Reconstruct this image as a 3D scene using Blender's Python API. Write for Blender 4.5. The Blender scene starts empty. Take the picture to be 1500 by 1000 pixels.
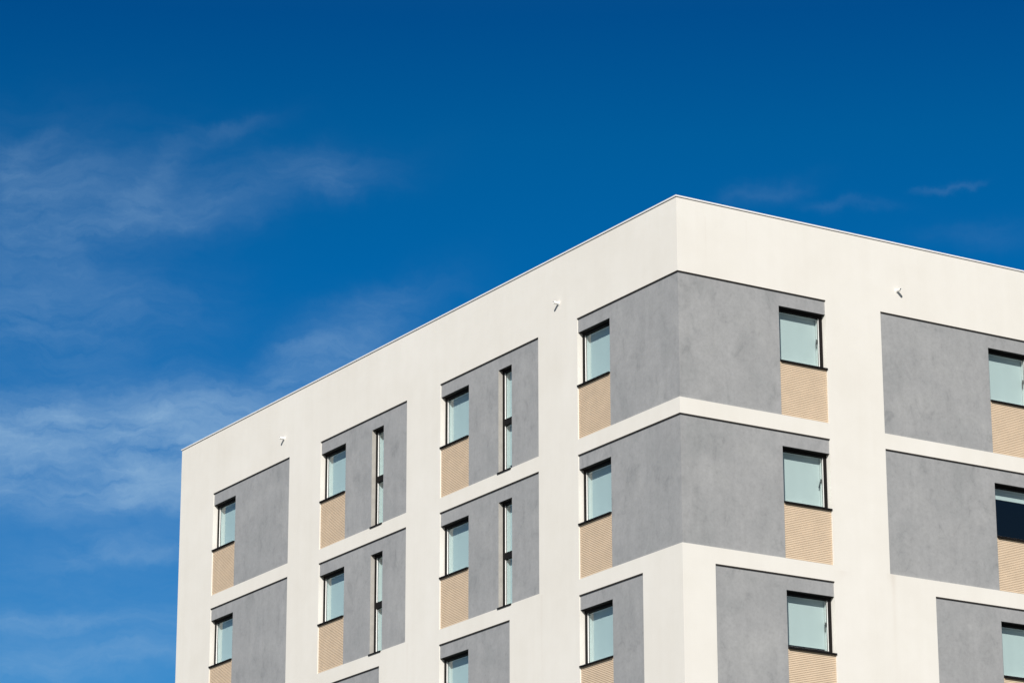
import bpy, bmesh, math, random
from mathutils import Vector, Matrix
random.seed(7)
S = bpy.context.scene
COL = S.collection
H0 = 22.5                      # height of the top edge of the highest grey panels above the ground
P = 3.0                        # storey height
SUN = Vector((-0.574, -0.653, 0.495)).normalized()

# ------------------------------------------------------------------ materials
def mat(name):
    m = bpy.data.materials.new(name); m.use_nodes = True
    nt = m.node_tree
    return m, nt, nt.nodes, nt.links, nt.nodes['Principled BSDF']
def node(ns, t, **k):
    n = ns.new(t)
    for a, b in k.items(): setattr(n, a, b)
    return n
def noise(ns, ls, coord, scale, detail=6, rough=0.55, stretch=None, dist=0):
    n = node(ns, 'ShaderNodeTexNoise')
    n.inputs['Scale'].default_value = scale; n.inputs['Detail'].default_value = detail
    n.inputs['Roughness'].default_value = rough; n.inputs['Distortion'].default_value = dist
    if stretch:
        mp = node(ns, 'ShaderNodeMapping'); mp.inputs['Scale'].default_value = stretch
        ls.new(coord, mp.inputs['Vector']); coord = mp.outputs[0]
    ls.new(coord, n.inputs['Vector'])
    return n.outputs['Fac']
def ramp(ns, ls, fac, stops):
    r = node(ns, 'ShaderNodeValToRGB'); cr = r.color_ramp
    while len(cr.elements) < len(stops): cr.elements.new(0.5)
    for e, (p, c) in zip(cr.elements, stops):
        e.position = p; e.color = (*c, 1) if len(c) == 3 else c
    ls.new(fac, r.inputs[0]); return r.outputs[0]
def mth(ns, ls, op, a, b=None, c=None, clamp=False):
    n = node(ns, 'ShaderNodeMath', operation=op); n.use_clamp = clamp
    for i, v in enumerate((a, b, c)):
        if v is None: continue
        if isinstance(v, (int, float)): n.inputs[i].default_value = v
        else: ls.new(v, n.inputs[i])
    return n.outputs[0]
def mul(ns, ls, a, b, fac=1.0):
    n = node(ns, 'ShaderNodeMix', data_type='RGBA', blend_type='MULTIPLY'); n.inputs[0].default_value = fac
    for s, v in ((n.inputs[6], a), (n.inputs[7], b)):
        if isinstance(v, tuple): s.default_value = (*v, 1)
        else: ls.new(v, s)
    return n.outputs[2]
def mix(ns, ls, f, a, b):
    n = node(ns, 'ShaderNodeMix', data_type='RGBA')
    for s, v in ((n.inputs[0], f), (n.inputs[6], a), (n.inputs[7], b)):
        if isinstance(v, tuple): s.default_value = (*v, 1)
        elif isinstance(v, (int, float)): s.default_value = v
        else: ls.new(v, s)
    return n.outputs[2]
def g(v): return (v, v, v)

def white_render():
    m, nt, ns, ls, b = mat('white_render')
    co = node(ns, 'ShaderNodeTexCoord').outputs['Object']
    big = ramp(ns, ls, noise(ns, ls, co, 0.35, 4), [(0.3, (0.955, 0.948, 0.935)), (0.7, (1, 1, 1))])
    mid = ramp(ns, ls, noise(ns, ls, co, 1.6, 6, 0.6), [(0.3, (0.965, 0.962, 0.955)), (0.7, (1, 1, 1))])
    strk = ramp(ns, ls, noise(ns, ls, co, 1.0, 5, 0.6, (3.2, 3.2, 0.16)), [(0.33, (0.982, 0.98, 0.975)), (0.6, (1, 1, 1))])
    fine = ramp(ns, ls, noise(ns, ls, co, 55, 3), [(0.3, g(0.965)), (0.7, g(1))])
    c = mul(ns, ls, mul(ns, ls, mul(ns, ls, big, mid), strk), fine)
    # rust coloured run-off marks below the lower corners of some panels
    sp = node(ns, 'ShaderNodeSeparateXYZ'); ls.new(co, sp.inputs[0])
    tot = None
    for ax, uu, zt, w, ln, am in (('X', 5.27, -5.68, 0.05, 2.6, 0.10), ('X', 5.24, -5.66, 0.12, 0.35, 0.10),
                                  ('X', 3.95, -5.75, 0.14, 0.3, 0.07), ('Y', 5.2, -5.7, 0.05, 2.2, 0.07),
                                  ('Y', 10.85, -5.7, 0.05, 1.8, 0.05), ('X', 0.72, 1.3, 0.02, 1.2, 0.06), ('X', 1.75, 1.4, 0.02, 0.8, 0.05)):
        du = mth(ns, ls, 'DIVIDE', mth(ns, ls, 'SUBTRACT', sp.outputs[ax], uu), w)
        gs = mth(ns, ls, 'EXPONENT', mth(ns, ls, 'MULTIPLY', mth(ns, ls, 'MULTIPLY', du, du), -1.0))
        dz = mth(ns, ls, 'DIVIDE', mth(ns, ls, 'SUBTRACT', H0 + zt, sp.outputs['Z']), ln)
        on = mth(ns, ls, 'MULTIPLY', mth(ns, ls, 'GREATER_THAN', dz, 0.0), mth(ns, ls, 'SUBTRACT', 1.0, dz, clamp=True))
        t = mth(ns, ls, 'MULTIPLY', mth(ns, ls, 'MULTIPLY', gs, on), am)
        tot = t if tot is None else mth(ns, ls, 'ADD', tot, t)
    nz = noise(ns, ls, co, 5, 5, 0.7, (1, 1, 0.3))
    tot = mth(ns, ls, 'MULTIPLY', tot, mth(ns, ls, 'MULTIPLY', nz, 2.0))
    c = mix(ns, ls, tot, c, (0.42, 0.27, 0.15))
    ls.new(mul(ns, ls, c, (0.828, 0.810, 0.766)), b.inputs['Base Color'])
    b.inputs['Roughness'].default_value = 0.9; b.inputs['Specular IOR Level'].default_value = 0.2
    bp = node(ns, 'ShaderNodeBump'); bp.inputs['Strength'].default_value = 0.35; bp.inputs['Distance'].default_value = 0.004
    ls.new(noise(ns, ls, co, 90, 4, 0.6), bp.inputs['Height']); ls.new(bp.outputs[0], b.inputs['Normal'])
    return m
def grey_render():
    m, nt, ns, ls, b = mat('grey_render')
    co = node(ns, 'ShaderNodeTexCoord').outputs['Object']
    a1 = ramp(ns, ls, noise(ns, ls, co, 0.85, 7, 0.62, dist=0.6), [(0.30, (0.89, 0.90, 0.90)), (0.5, g(0.98)), (0.70, (1.06, 1.06, 1.05))])
    a2 = ramp(ns, ls, noise(ns, ls, co, 2.4, 9, 0.7, (1, 1, 0.7), 0.8), [(0.30, (0.78, 0.79, 0.79)), (0.43, (0.96, 0.965, 0.96)), (0.70, (1.07, 1.07, 1.065))])
    a3 = ramp(ns, ls, noise(ns, ls, co, 6.5, 7, 0.7, dist=0.3), [(0.30, g(0.86)), (0.41, g(0.98)), (0.7, g(1.03))])
    sk = ramp(ns, ls, noise(ns, ls, co, 17, 6, 0.7), [(0.3, g(0.91)), (0.5, g(1.0)), (0.7, g(1.06))])
    a3 = mul(ns, ls, a3, sk)
    st = ramp(ns, ls, noise(ns, ls, co, 1.0, 5, 0.6, (5, 5, 0.4)), [(0.35, g(0.945)), (0.6, g(1.0))])
    c = mul(ns, ls, mul(ns, ls, mul(ns, ls, a1, a2), a3), st)
    ls.new(mul(ns, ls, c, (0.357, 0.361, 0.370)), b.inputs['Base Color'])
    b.inputs['Roughness'].default_value = 0.62; b.inputs['Specular IOR Level'].default_value = 0.55
    bp = node(ns, 'ShaderNodeBump'); bp.inputs['Strength'].default_value = 0.3; bp.inputs['Distance'].default_value = 0.004
    ls.new(noise(ns, ls, co, 60, 5, 0.6), bp.inputs['Height']); ls.new(bp.outputs[0], b.inputs['Normal'])
    return m
def plain(name, col, rough=0.5, metal=0.0, spec=0.5, var=0.06, sc=8.0):
    m, nt, ns, ls, b = mat(name)
    co = node(ns, 'ShaderNodeTexCoord').outputs['Object']
    v = ramp(ns, ls, noise(ns, ls, co, sc, 5), [(0.3, g(1 - var)), (0.7, g(1 + var))])
    ls.new(mul(ns, ls, v, col), b.inputs['Base Color'])
    b.inputs['Roughness'].default_value = rough; b.inputs['Metallic'].default_value = metal
    b.inputs['Specular IOR Level'].default_value = spec
    return m
def glass_mat():
    m, nt, ns, ls, b = mat('window_glass'); ns.remove(b)
    out = [n for n in ns if n.type == 'OUTPUT_MATERIAL'][0]
    tr = node(ns, 'ShaderNodeBsdfTransparent');     gl = node(ns, 'ShaderNodeBsdfGlossy'); gl.inputs['Roughness'].default_value = 0.0
    gl.inputs[0].default_value = (0.95, 0.98, 1, 1)
    ge = node(ns, 'ShaderNodeNewGeometry'); dp = node(ns, 'ShaderNodeVectorMath', operation='DOT_PRODUCT')
    ls.new(ge.outputs['Normal'], dp.inputs[0]); ls.new(ge.outputs['Incoming'], dp.inputs[1])
    om = mth(ns, ls, 'SUBTRACT', 1.0, mth(ns, ls, 'ABSOLUTE', dp.outputs['Value']), clamp=True)
    fres = mth(ns, ls, 'MULTIPLY_ADD', mth(ns, ls, 'POWER', om, 4.0), 0.95, 0.085, clamp=True)
    co = node(ns, 'ShaderNodeTexCoord').outputs['Object']
    bp = node(ns, 'ShaderNodeBump'); bp.inputs['Strength'].default_value = 0.05; bp.inputs['Distance'].default_value = 0.02
    ls.new(noise(ns, ls, co, 1.2, 2), bp.inputs['Height']); ls.new(bp.outputs[0], gl.inputs['Normal'])
    ls.new(mix(ns, ls, om, (0.865, 0.925, 0.912), (0.62, 0.81, 0.86)), tr.inputs[0])
    mx = node(ns, 'ShaderNodeMixShader')
    ls.new(fres, mx.inputs[0])
    ls.new(tr.outputs[0], mx.inputs[1]); ls.new(gl.outputs[0], mx.inputs[2]); ls.new(mx.outputs[0], out.inputs[0])
    return m
def paving():
    m, nt, ns, ls, b = mat('paving')
    co = node(ns, 'ShaderNodeTexCoord').outputs['Object']
    br = node(ns, 'ShaderNodeTexBrick'); ls.new(co, br.inputs[0]); br.inputs['Scale'].default_value = 2.0
    br.inputs['Color1'].default_value = (0.13, 0.128, 0.12, 1); br.inputs['Color2'].default_value = (0.11, 0.108, 0.10, 1)
    br.inputs['Mortar'].default_value = (0.06, 0.06, 0.055, 1); br.inputs['Mortar Size'].default_value = 0.01
    v = ramp(ns, ls, noise(ns, ls, co, 0.4, 6), [(0.3, g(0.85)), (0.7, g(1.1))])
    ls.new(mul(ns, ls, br.outputs[0], v), b.inputs['Base Color']); b.inputs['Roughness'].default_value = 0.9
    return m
M = dict(white=white_render(), grey=grey_render(), glass=glass_mat(), paving=paving(),
         frame=plain('black_frame', (0.009, 0.008, 0.008), 0.6, 0, 0.15),
         sash=plain('pale_sash', (0.84, 0.84, 0.82), 0.45, 0.0, 0.5, 0.03),
         inner=plain('inner_white', (0.66, 0.66, 0.64), 0.8, 0, 0.3, 0.03),
         blind=plain('blind_fabric', (0.70, 0.715, 0.70), 0.9, 0, 0.1, 0.025, 2.0),
         louvre=plain('tan_slats', (0.675, 0.543, 0.402), 0.6, 0, 0.35, 0.05, 3.0),
         metal=plain('coping_metal', (0.82, 0.82, 0.82), 0.4, 0.0, 0.5, 0.04),
         drip=plain('dark_drip', (0.045, 0.037, 0.032), 0.6, 0, 0.3),
         reveal=plain('light_grey_render', (0.43, 0.415, 0.385), 0.85, 0, 0.2, 0.08, 6.0),
         spout=plain('white_plastic', (0.86, 0.86, 0.84), 0.35, 0, 0.5, 0.02),
         dark=plain('dark_room', (0.035, 0.035, 0.037), 0.9, 0, 0.2, 0.1, 1.0),
         gravel=plain('roof_gravel', (0.32, 0.31, 0.29), 0.95, 0, 0.2, 0.25, 30.0),
         handle=plain('handle_metal', (0.06, 0.06, 0.06), 0.4, 0.3, 0.5))

# ------------------------------------------------------------------ mesh helpers
# facade coordinates: u along the facade away from the corner, d depth into the wall, z height relative to the top panels
def W(f, u, d, z):
    if u == 0.0 or u == 'c': u = d        # mitre at the building corner
    return Vector((d, u, z + H0)) if f == 'L' else Vector((u, d, z + H0))
class MB:
    def __init__(s): s.v = []; s.f = []
    def quad(s, pts):
        n = len(s.v); s.v += [tuple(p) for p in pts]; s.f.append(tuple(range(n, n + len(pts))))
    def box(s, f, u0, u1, d0, d1, z0, z1, wf=None):
        w = wf or W
        c = [w(f, u, d, z) for u in (u0, u1) for d in (d0, d1) for z in (z0, z1)]
        for q in ((0, 1, 3, 2), (4, 6, 7, 5), (0, 4, 5, 1), (2, 3, 7, 6), (0, 2, 6, 4), (1, 5, 7, 3)):
            s.quad([c[i] for i in q])
    def ring(s, f, u0, u1, d0, d1, z0, z1, wl, wr, wb, wt, wf=None):
        s.box(f, u0, u0 + wl, d0, d1, z0, z1, wf); s.box(f, u1 - wr, u1, d0, d1, z0, z1, wf)
        s.box(f, u0 + wl, u1 - wr, d0, d1, z0, z0 + wb, wf); s.box(f, u0 + wl, u1 - wr, d0, d1, z1 - wt, z1, wf)
    def mesh(s, name, m, bev=0):
        me = bpy.data.meshes.new(name); me.from_pydata(s.v, [], s.f)
        bm = bmesh.new(); bm.from_mesh(me)
        bmesh.ops.remove_doubles(bm, verts=bm.verts, dist=1e-5)
        bmesh.ops.recalc_face_normals(bm, faces=bm.faces)
        bm.to_mesh(me); bm.free(); me.materials.append(m); return me
def link(name, me, parent=None, loc=None):
    o = bpy.data.objects.new(name, me); COL.objects.link(o)
    if parent: o.parent = parent
    if loc is not None: o.location = loc
    return o
def RAW(f, u, d, z):            # local coordinates of one window
    return Vector((d, u, z)) if f == 'L' else Vector((u, d, z))

def sheet(mb, f, rects, depth, holes, back, outer_sides=True):
    """wall surface at `depth` over the rects minus the holes, with side faces running back around every edge"""
    us = sorted({x for r in rects + holes for x in (r[0], r[1])}); zs = sorted({x for r in rects + holes for x in (r[2], r[3])})
    inside = lambda r, u, z: r[0] < u < r[1] and r[2] < z < r[3]
    solid = {}
    for i in range(len(us) - 1):
        for j in range(len(zs) - 1):
            cu, cz = (us[i] + us[i + 1]) / 2, (zs[j] + zs[j + 1]) / 2
            solid[i, j] = any(inside(r, cu, cz) for r in rects) and not any(inside(h, cu, cz) for h in holes)
    for (i, j), sl in solid.items():
        if not sl: continue
        u0, u1, z0, z1 = us[i], us[i + 1], zs[j], zs[j + 1]
        mb.quad([W(f, u0, depth, z0), W(f, u1, depth, z0), W(f, u1, depth, z1), W(f, u0, depth, z1)])
        for di, dj, a, b in ((-1, 0, (u0, z0), (u0, z1)), (1, 0, (u1, z0), (u1, z1)), (0, -1, (u0, z0), (u1, z0)), (0, 1, (u0, z1), (u1, z1))):
            if solid.get((i + di, j + dj), False): continue
            if di == -1 and u0 == 0.0: continue
            if not outer_sides and (i + di, j + dj) not in solid: continue
            mb.quad([W(f, a[0], depth, a[1]), W(f, b[0], depth, b[1]), W(f, b[0], back, b[1]), W(f, a[0], back, a[1])])

# ------------------------------------------------------------------ layout (metres)
zT, zL, zS, zB = 0.0, -0.311, -1.483, -2.661
ROOF = 1.62
LEN = {'L': 22.712, 'R': 22.4}
NROWS = 7
REC = 0.022                    # grey render lies this far behind the white
FD = 0.13                      # window frames lie this far behind the white
# bay: facade, near edge of panel, near edge of window, far edge, near edge on the lower storeys, narrow window
BAYS = [('L', 0.0, 2.533, 3.741, 1.399, None), ('L', 5.287, 8.218, 9.430, 6.478, (6.404, 6.965)),
        ('L', 10.945, 13.872, 15.085, 12.126, (12.052, 12.612)), ('L', 16.685, 19.592, 20.797, 17.83, None),
        ('R', 0.0, 2.545, 3.743, 0.794, None), ('R', 5.195, 8.124, 9.322, 6.374, None),
        ('R', 10.80, 13.73, 14.93, 11.98, None), ('R', 16.40, 19.33, 20.53, 17.58, None)]

bld = bpy.data.objects.new('apartment_building', None); COL.objects.link(bld)
bld['label'] = 'white rendered apartment block with recessed grey panels, tan slatted panels and black framed windows'
bld['category'] = 'building'

holes = {'L': [], 'R': []}
panels = []
for bi, (f, un, uw, uf, un3, nar) in enumerate(BAYS):
    for k in range(NROWS):
        dz = -k * P; e = un if k < 2 else un3
        holes[f].append((e, uf, zB + dz, zT + dz)); panels.append((bi, k, f, e, uw, uf, dz, nar if k < 2 else None))
# white wall with the panel fields left open
mb = MB()
for f in 'LR':
    sheet(mb, f, [(0.0, LEN[f], -H0, ROOF - 0.03)], 0.0, holes[f], 0.32, outer_sides=False)
wt = ROOF - 0.03 + H0
LL, LR = LEN['L'], LEN['R']
mb.quad([(0, LL, 0), (LR, LL, 0), (LR, LL, wt), (0, LL, wt)])      # the two rear walls
mb.quad([(LR, 0, 0), (LR, LL, 0), (LR, LL, wt), (LR, 0, wt)])
link('wall', mb.mesh('wall', M['white']), bld)
# roof, parapet coping
mb = MB(); mb.box('R', 0.3, LR - 0.3, 0.3, LL - 0.3, 0.95, 1.0, RAW); r = link('roof', mb.mesh('roof', M['gravel']), bld, (0, 0, H0))
mb = MB(); a, b2 = -0.022, 0.34
z0, z1 = ROOF - 0.03, ROOF
o4 = [(a, a), (LR - a, a), (LR - a, LL - a), (a, LL - a)]; i4 = [(b2, b2), (LR - b2, b2), (LR - b2, LL - b2), (b2, LL - b2)]
for k in range(4):
    p, q, s, t = o4[k], o4[(k + 1) % 4], i4[(k + 1) % 4], i4[k]
    mb.quad([(*p, z0), (*q, z0), (*q, z1), (*p, z1)]); mb.quad([(*t, z0 - 0.6), (*s, z0 - 0.6), (*s, z1), (*t, z1)])
    mb.quad([(*p, z1), (*q, z1), (*s, z1), (*t, z1)]); mb.quad([(*p, z0), (*q, z0), (*s, z0), (*t, z0)])
link('roof_coping', mb.mesh('roof_coping', M['metal']), bld, (0, 0, H0))
# dark rooms behind the windows: slabs and an inner wall
mb = MB()
for k in range(NROWS + 1):
    z = H0 - 2.85 - (k - 1) * P
    for (x0, x1, y0, y1) in ((0.33, 3.5, 0.33, LL - 0.4), (3.5, LR - 0.4, 0.33, 3.5)):
        mb.box('R', x0, x1, y0, y1, z, z + 0.25, RAW)
mb.box('R', 3.5, LR - 0.4, 3.5, LL - 0.4, 0.1, wt - 0.7, RAW)
link('interior', mb.mesh('interior', M['dark']), bld)

# grey panels (the first two storeys turn the corner in one piece), drip edges, slatted panels
def panel_pieces(entries, name='grey_panel'):
    mb = MB(); dr = MB()
    for (bi, k, f, e, uw, uf, dz, nar) in entries:
        hs = [(uw, uf, zB + dz - 1e-4, zL + dz)]
        if nar: hs.append((nar[0], nar[1], zB + dz, zL + dz))
        sheet(mb, f, [(e, uf, zB + dz, zT + dz)], REC, hs, FD - 0.002)
        dr.box(f, e, uf, -0.004, REC + 0.05, zT + dz - 0.016, zT + dz + 0.003)
    p = link(name, mb.mesh(name, M['grey']), bld)
    link('drip_edge', dr.mesh('drip_edge', M['drip']), p)
    return p
corner = {}
for pn in panels:
    if pn[3] == 0.0: corner.setdefault(pn[1], []).append(pn)
    else: panel_pieces([pn])
for k in corner:
    p = panel_pieces(corner[k])
    p['label'] = 'grey rendered panel turning round the building corner'

# slatted tan panel below each wide window
def louvre_mesh(f, width):
    mb = MB(); n = 31; top = zS - 0.02 - 0.006; h = (top - zB - 0.004); pt = h / n
    w = lambda F, u, d, z: RAW(F, u, d, z)
    for i in range(n):
        zt = top - i * pt
        prof = [(REC + 0.012, zt), (REC + 0.006, zt - 0.10 * pt), (REC + 0.002, zt - 0.62 * pt), (REC + 0.006, zt - 0.74 * pt), (REC + 0.012, zt - 0.80 * pt), (REC + 0.012, zt - pt)]
        for (d0, a0), (d1, a1) in zip(prof, prof[1:]):
            mb.quad([w(f, 0.004, d0, a0), w(f, width - 0.004, d0, a0), w(f, width - 0.004, d1, a1), w(f, 0.004, d1, a1)])
    return mb.mesh('louvre_panel', M['louvre'])

# ------------------------------------------------------------------ windows, built once per facade and copied
BD = 0.272                     # depth of the blinds
def cyl(mb, f, u, d, z0, z1, r, n=10):
    c = [(math.cos(2 * math.pi * i / n) * r, math.sin(2 * math.pi * i / n) * r) for i in range(n)]
    for i in range(n):
        a, b = c[i], c[(i + 1) % n]
        mb.quad([RAW(f, u + a[0], d + a[1], z0), RAW(f, u + b[0], d + b[1], z0), RAW(f, u + b[0], d + b[1], z1), RAW(f, u + a[0], d + a[1], z1)])
def window_meshes(f, w, z0, z1, panes, far=0.085):
    """local u from 0 (near) to w (far); panes = list of (bottom, top)"""
    R = {}
    side = 0.075
    fr = MB(); sa = MB(); gk = MB(); iv = MB(); gl = []
    eps = 0.002
    fr.box(f, eps, side, FD, FD + 0.045, z0, z1, RAW); fr.box(f, w - far, w - eps, FD, FD + 0.045, z0, z1, RAW)
    fr.box(f, eps, w - eps, REC + 0.012, FD - 0.001, z1 - 0.012, z1 - 0.001, RAW)
    edges = [z0] + [x for p in panes for x in p] + [z1]
    for i in range(0, len(edges), 2): fr.box(f, side, w - far, FD, FD + 0.045, edges[i], edges[i + 1], RAW)
    for (a, b) in panes:
        # pale return of the frame, dark seal, glass, white inner reveal
        sa.ring(f, side - .001, w - far + .001, FD + 0.012, FD + 0.038, a - .001, b + .012, .005, .006, .005, .005, RAW)
        gk.ring(f, side, w - far, FD + 0.039, FD + 0.048, a, b, .012, .012, .012, .012, RAW)
        iv.ring(f, side - .02, w - far + .03, FD + 0.050, BD + 0.03, a - .02, b + .02, .02, .026, .02, .02, RAW)
        q = MB(); q.quad([RAW(f, side, FD + 0.044, a), RAW(f, w - far, FD + 0.044, a), RAW(f, w - far, FD + 0.044, b), RAW(f, side, FD + 0.044, b)])
        gl.append(q.mesh('pane', M['glass']))
    R['frame'] = fr.mesh('frame', M['frame']); R['sash'] = sa.mesh('sash', M['sash']); R['seal'] = gk.mesh('seal', M['frame'])
    R['inner_reveal'] = iv.mesh('inner_reveal', M['inner']); R['pane'] = gl
    si = MB(); si.box(f, 0.002, w - 0.001, -0.022, FD - 0.001, z0 - 0.026, z0 - 0.001, RAW)
    si.box(f, 0.002, w - 0.001, -0.022, -0.018, z0 - 0.032, z0 - 0.026, RAW)
    R['sill'] = si.mesh('sill', M['frame'])
    return R
def blind_mesh(f, w, a, b, lift, far=0.085, side=0.075):
    mb = MB(); n = 14; u0, u1 = side + 0.002, w - far - 0.002
    z0 = a + lift
    for i in range(n):          # barely waved cloth
        ua, ub = u0 + (u1 - u0) * i / n, u0 + (u1 - u0) * (i + 1) / n
        da, db = BD + 0.0006 * math.sin(i * 1.3), BD + 0.0006 * math.sin((i + 1) * 1.3)
        mb.quad([RAW(f, ua, da, z0), RAW(f, ub, db, z0), RAW(f, ub, db, b), RAW(f, ua, da, b)])
    mb.box(f, u0, u1, BD - 0.006, BD + 0.008, z0 - 0.022, z0, RAW)
    return mb.mesh('blind', M['blind'])
def handle_mesh(f, w, far=0.085, tilt=0.0, h=0.62):
    mb = MB(); z = zS + h; u = w - far - 0.018; d = FD + 0.085
    mb.box(f, u - 0.012, u + 0.012, FD + 0.062, d - 0.004, z - 0.04, z + 0.04, RAW)
    n = 6
    for i in range(n):
        t0, t1 = i / n, (i + 1) / n
        p = [RAW(f, u + s * 0.010 - tilt * t, d + q, z - 0.15 * t) for t in (t0, t1) for s, q in ((-1, 0), (1, 0), (1, .012), (-1, .012))]
        for qd in ((0, 1, 5, 4), (1, 2, 6, 5), (2, 3, 7, 6), (3, 0, 4, 7)): mb.quad([p[j] for j in qd])
    return mb.mesh('handle', M['handle'])
cache = {}
def get(key, fn):
    if key not in cache: cache[key] = fn()
    return cache[key]
def place_window(name, f, u, w, dz, R, blinds, handle=None, label=None, reveal=None):
    loc = Vector((0, u, H0 + dz)) if f == 'L' else Vector((u, 0, H0 + dz))
    win = link(name, R['frame'], bld, loc)
    if label: win['label'] = label
    for n in ('sash', 'seal', 'inner_reveal', 'sill'): link(n, R[n], win)
    for p in R['pane']: link('pane', p, win)
    for b in blinds: link('blind', b, win)
    if handle: link('handle', handle, win)
    if reveal: link('reveal', reveal, win)
    return win
def reveal_mesh(f, w, z0, z1):
    mb = MB()   # light grey lining of a narrow opening: far jamb and near jamb
    mb.box(f, w - 0.006, w + 0.0, REC + 0.002, FD - 0.003, z0, z1 - 0.001, RAW)
    mb.box(f, 0.0, 0.006, REC + 0.002, FD - 0.003, z0, z1 - 0.001, RAW)
    return mb.mesh('reveal', M['reveal'])
LIFT = {(5, 1): 0.86, (4, 2): 0.085, (6, 3): 0.5, (2, 4): 0.4, (5, 5): 0.3}
for (bi, k, f, e, uw, uf, dz, nar) in panels:
    w = uf - uw; key = (f, round(w, 3))
    R = get(key, lambda: window_meshes(f, w, zS, zL, [(zS + 0.055, zL - 0.068)]))
    lift = LIFT.get((bi, k), 0.012)
    bl = get(key + (lift,), lambda: blind_mesh(f, w, zS + 0.055, zL - 0.02, lift))
    tilt = 0.05 if (bi, k) == (4, 1) else 0.0
    hd = get(key + ('h', tilt), lambda: handle_mesh(f, w, tilt=tilt, h=0.62))
    lab = 'window with its blind mostly raised' if lift > 0.25 else None
    place_window('window', f, uw, w, dz, R, [bl], hd if f == 'R' else None, lab)
    lv = get(key + ('l',), lambda: louvre_mesh(f, w))
    link('louvre_panel', lv, bld, Vector((0, uw, H0 + dz)) if f == 'L' else Vector((uw, 0, H0 + dz)))
    if nar:
        nw = nar[1] - nar[0]; kk = (f, 'n', round(nw, 3))
        mid = -1.50
        zb = zB + 0.012
        pn = [(zb + 0.05, mid - 0.075), (mid + 0.065, zL - 0.065)]
        Rn = get(kk, lambda: window_meshes(f, nw, zb, zL, pn, far=0.08))
        lo = 0.16 if (bi, k) == (1, 0) else 0.012
        b1 = get(kk + (lo,), lambda: blind_mesh(f, nw, pn[0][0], pn[0][1] + 0.02, lo, far=0.08))
        b3 = get(kk + ('u',), lambda: blind_mesh(f, nw, pn[1][0], pn[1][1] + 0.02, 0.012, far=0.08))
        rv = get(kk + ('r',), lambda: reveal_mesh(f, nw, zB + 0.013, zL))
        place_window('narrow_window', f, nar[0], nw, dz, Rn, [b1, b3], None, 'tall narrow two pane window', rv)

# ------------------------------------------------------------------ overflow spouts high on the wall
def spout_mesh(f):
    mb = MB(); n = 16
    def tube(r0, r1, d0, d1):
        for i in range(n):
            a, b = 2 * math.pi * i / n, 2 * math.pi * (i + 1) / n
            mb.quad([RAW(f, math.cos(a) * r0, d0, math.sin(a) * r0), RAW(f, math.cos(b) * r0, d0, math.sin(b) * r0),
                     RAW(f, math.cos(b) * r1, d1, math.sin(b) * r1), RAW(f, math.cos(a) * r1, d1, math.sin(a) * r1)])
    tube(0.048, 0.048, 0.004, -0.012); tube(0.048, 0.034, -0.010, -0.012)
    tube(0.034, 0.033, -0.012, -0.135); tube(0.033, 0.024, -0.135, -0.136); tube(0.024, 0.024, -0.136, 0.0)
    return mb.mesh('overflow_spout', M['spout'])
def spout_bore(f):
    mb = MB(); n = 16
    mb.quad([RAW(f, math.cos(2 * math.pi * i / n) * 0.023, -0.10, math.sin(2 * math.pi * i / n) * 0.023) for i in range(n)])
    return mb.mesh('bore', M['drip'])
for f, u, z in (('L', 16.98, 0.54), ('L', 4.46, 0.54), ('R', 5.66, 0.54)):
    s = link('overflow_spout', get((f, 'sp'), lambda: spout_mesh(f)), bld, Vector((0, u, H0 + z)) if f == 'L' else Vector((u, 0, H0 + z)))
    link('bore', get((f, 'bo'), lambda: spout_bore(f)), s)

# ------------------------------------------------------------------ ground
gm = bpy.data.meshes.new('ground'); G = 1500
gm.from_pydata([(-G, -G, 0), (G, -G, 0), (G, G, 0), (-G, G, 0)], [], [(0, 1, 2, 3)]); gm.materials.append(M['paving'])
go = link('ground', gm); go['kind'] = 'structure'

# ------------------------------------------------------------------ camera
F, YAW, PIT, ROL = 4705.602, 0.55598, 0.30473, -0.00192
fw = Vector((math.cos(PIT) * math.sin(YAW), math.cos(PIT) * math.cos(YAW), math.sin(PIT)))
rt = Vector((math.cos(YAW), -math.sin(YAW), 0)); up = rt.cross(fw)
r2 = math.cos(ROL) * rt + math.sin(ROL) * up; u2 = -math.sin(ROL) * rt + math.cos(ROL) * up
cam = bpy.data.cameras.new('camera'); co = bpy.data.objects.new('camera', cam); COL.objects.link(co)
cam.sensor_width = 36; cam.lens = F * 36 / 1500; cam.clip_end = 5000; cam.clip_start = 0.5
m = Matrix((r2, u2, -fw)).transposed().to_4x4(); m.translation = Vector((-35.41528, -50.6373, -20.91272 + H0))
co.matrix_world = m; S.camera = co

# ------------------------------------------------------------------ sun and sky
el = math.asin(SUN.z); az = math.atan2(SUN.x, SUN.y)       # compass style angle from +Y
sl = bpy.data.lights.new('sun', 'SUN'); sl.energy = 4.7; sl.angle = math.radians(0.53); sl.color = (1.0, 0.95, 0.88)
so = bpy.data.objects.new('sun', sl); COL.objects.link(so); so.rotation_euler = SUN.to_track_quat('Z', 'Y').to_euler()
wd = bpy.data.worlds.new('World'); S.world = wd; wd.use_nodes = True
ns, ls = wd.node_tree.nodes, wd.node_tree.links
bg = ns['Background']; bg.inputs[1].default_value = 0.1
sky = node(ns, 'ShaderNodeTexSky', sky_type='NISHITA', sun_disc=False)
sky.sun_elevation = el; sky.sun_rotation = az; sky.altitude = 400; sky.air_density = 1.0; sky.dust_density = 0.2; sky.ozone_density = 4.0
tc = node(ns, 'ShaderNodeTexCoord').outputs['Generated']
sp = node(ns, 'ShaderNodeSeparateXYZ'); ls.new(tc, sp.inputs[0])
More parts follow.
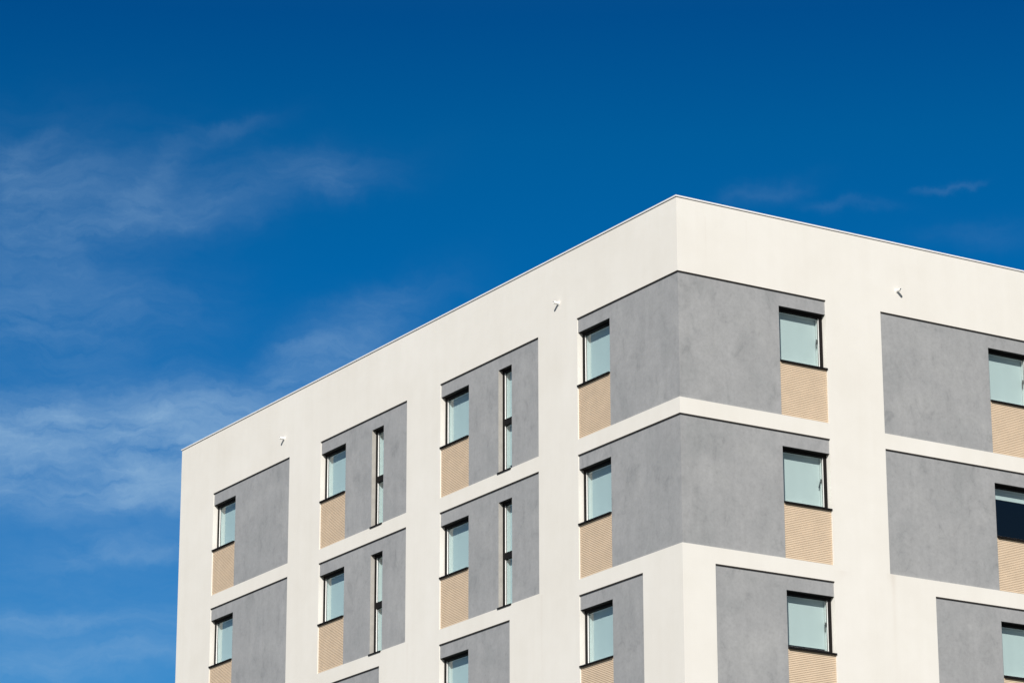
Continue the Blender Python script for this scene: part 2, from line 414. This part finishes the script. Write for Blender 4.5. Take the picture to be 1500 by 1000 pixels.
# clear, polarised looking air: tint by elevation
STOPS = [(0.0, (0.5143, 0.7013, 0.8882)), (0.198, (0.1449, 0.5236, 0.748)), (0.244, (0.0935, 0.4815, 0.7387)), (0.29, (0.0131, 0.4348, 0.7153)), (0.319, (0.0028, 0.4067, 0.6825)), (0.359, (0.0019, 0.3787, 0.6236)), (0.395, (0.0019, 0.2964, 0.5582)), (0.55, (0.2057, 0.4208, 0.561)), (0.8, (0.4862, 0.5049, 0.5049))]
tint = ramp(ns, ls, sp.outputs['Z'], STOPS)
C0 = Vector((0.5034, 0.8098, 0.3001)).normalized(); CR = Vector((0.8493, -0.5279, 0.0)).normalized(); CU = CR.cross(C0)
clear0 = tint
# thin cirrus: patches fixed in the sky (angles measured about one fixed compass direction), broken up by streaky noise
def dot(v):
    n = node(ns, 'ShaderNodeVectorMath', operation='DOT_PRODUCT'); ls.new(tc, n.inputs[0]); n.inputs[1].default_value = v; return n.outputs['Value']
dc = dot(C0); dcm = mth(ns, ls, 'MAXIMUM', dc, 0.05)
near_sun = mth(ns, ls, 'MULTIPLY_ADD', dc, -1.6, 0.35, clamp=True)      # the deep blue is only in the half of the sky away from the sun
clear = mul(ns, ls, sky.outputs[0], mix(ns, ls, near_sun, clear0, (0.50, 0.47, 0.42)))
X = mth(ns, ls, 'MULTIPLY', mth(ns, ls, 'DIVIDE', dot(CR), dcm), 4.7056)
Y = mth(ns, ls, 'MULTIPLY', mth(ns, ls, 'DIVIDE', dot(CU), dcm), 4.7056)
cx = node(ns, 'ShaderNodeCombineXYZ'); ls.new(X, cx.inputs[0]); ls.new(Y, cx.inputs[1]); pos = cx.outputs[0]
# warp
wn = node(ns, 'ShaderNodeTexNoise'); wn.inputs['Scale'].default_value = 7.0; wn.inputs['Detail'].default_value = 9; wn.inputs['Roughness'].default_value = 0.6; ls.new(pos, wn.inputs['Vector'])
wv = node(ns, 'ShaderNodeVectorMath', operation='MULTIPLY_ADD'); ls.new(wn.outputs['Color'], wv.inputs[0]); wv.inputs[1].default_value = (0.16, 0.10, 0); 
wo = node(ns, 'ShaderNodeVectorMath', operation='ADD'); ls.new(pos, wo.inputs[0]); wo.inputs[1].default_value = (-0.08, -0.05, 0); ls.new(wo.outputs[0], wv.inputs[2])
wp = wv.outputs[0]
BL = [  # centre x, y (thousandths about the reference direction), radius along, radius across, tilt degrees, density
 (-0.74, 0.20, 0.14, 0.085, 20, 0.28), (-0.58, 0.185, 0.16, 0.055, 14, 0.19), (-0.43, 0.205, 0.17, 0.030, 12, 0.15), (-0.28, 0.250, 0.07, 0.022, -10, 0.15), (-0.255, 0.225, 0.025, 0.015, -50, 0.12), (-0.41, 0.318, 0.06, 0.014, 14, 0.11),
 (-0.52, 0.255, 0.06, 0.025, 50, 0.12), (-0.715, 0.265, 0.04, 0.022, 65, 0.17), (-0.66, -0.105, 0.26, 0.040, 3, 0.40), (-0.66, -0.155, 0.34, 0.055, 2, 0.66), (-0.46, -0.145, 0.12, 0.055, 8, 0.36), (-0.75, -0.225, 0.36, 0.028, 2, 0.26), (-0.50, -0.21, 0.20, 0.025, 4, 0.30),
 (-0.25, -0.01, 0.12, 0.035, 28, 0.24), (-0.30, -0.05, 0.12, 0.04, 15, 0.24), (-0.18, 0.06, 0.07, 0.02, 10, 0.12), (-0.60, -0.300, 0.08, 0.020, 12, 0.30), (-0.53, -0.305, 0.06, 0.012, 8, 0.25), (-0.70, -0.415, 0.30, 0.014, 3, 0.26), (-0.68, -0.475, 0.2, 0.02, 8, 0.22),
 (-0.74, 0.02, 0.17, 0.05, 0, 0.26), (-0.60, 0.06, 0.15, 0.05, 0, 0.16), (-0.70, -0.38, 0.28, 0.12, 0, 0.17), (-0.60, -0.455, 0.15, 0.03, 5, 0.14), (0.375, 0.213, 0.055, 0.014, 15, 0.08), (0.48, 0.192, 0.06, 0.008, 0, 0.07), (0.64, 0.228, 0.035, 0.006, 14, 0.10), (0.68, 0.15, 0.07, 0.02, 0, 0.06)]
tot = None
for (bx, by, ra, rb, ang, am) in BL:
    mp = node(ns, 'ShaderNodeMapping', vector_type='TEXTURE')
    mp.inputs['Location'].default_value = (bx, by, 0); mp.inputs['Rotation'].default_value = (0, 0, math.radians(ang)); mp.inputs['Scale'].default_value = (ra, rb, 1)
    ls.new(wp, mp.inputs['Vector'])
    dd = node(ns, 'ShaderNodeVectorMath', operation='DOT_PRODUCT'); ls.new(mp.outputs[0], dd.inputs[0]); ls.new(mp.outputs[0], dd.inputs[1])
    t = mth(ns, ls, 'MULTIPLY', mth(ns, ls, 'EXPONENT', mth(ns, ls, 'MULTIPLY', dd.outputs['Value'], -0.8)), am)
    tot = t if tot is None else mth(ns, ls, 'ADD', tot, t)
def streak(ang, sx, sy, sc, det, ro):
    mp = node(ns, 'ShaderNodeMapping'); mp.inputs['Rotation'].default_value = (0, 0, math.radians(-ang)); mp.inputs['Scale'].default_value = (sx, sy, 1)
    ls.new(wp, mp.inputs['Vector'])
    n = node(ns, 'ShaderNodeTexNoise'); n.inputs['Scale'].default_value = sc; n.inputs['Detail'].default_value = det; n.inputs['Roughness'].default_value = ro
    ls.new(mp.outputs[0], n.inputs['Vector']); return n.outputs['Fac']
s1 = streak(14, 0.5, 1.5, 8, 10, 0.62); s2 = streak(48, 0.4, 1.8, 22, 9, 0.66)
br = mth(ns, ls, 'MULTIPLY_ADD', mth(ns, ls, 'MULTIPLY_ADD', s1, 0.6, mth(ns, ls, 'MULTIPLY', s2, 0.4)), 4.8, -1.4, clamp=False)
br = mth(ns, ls, 'MAXIMUM', br, 0.15)
dens = mth(ns, ls, 'MULTIPLY', mth(ns, ls, 'MULTIPLY', tot, 0.55), br)
dens = mth(ns, ls, 'MULTIPLY', dens, mth(ns, ls, 'GREATER_THAN', dc, 0.1))
dens = mth(ns, ls, 'MINIMUM', dens, 0.85)
cloud = mix(ns, ls, dens, clear, (2.85, 4.6, 6.6))
ls.new(cloud, bg.inputs[0])

# ------------------------------------------------------------------ output
S.view_settings.view_transform = 'Standard'; S.view_settings.look = 'None'; S.view_settings.gamma = 1; S.view_settings.exposure = 0.1
S.render.engine = 'CYCLES'; S.cycles.max_bounces = 8; S.cycles.transparent_max_bounces = 12
S.render.filter_size = 1.5 if hasattr(S.render, 'filter_size') else None
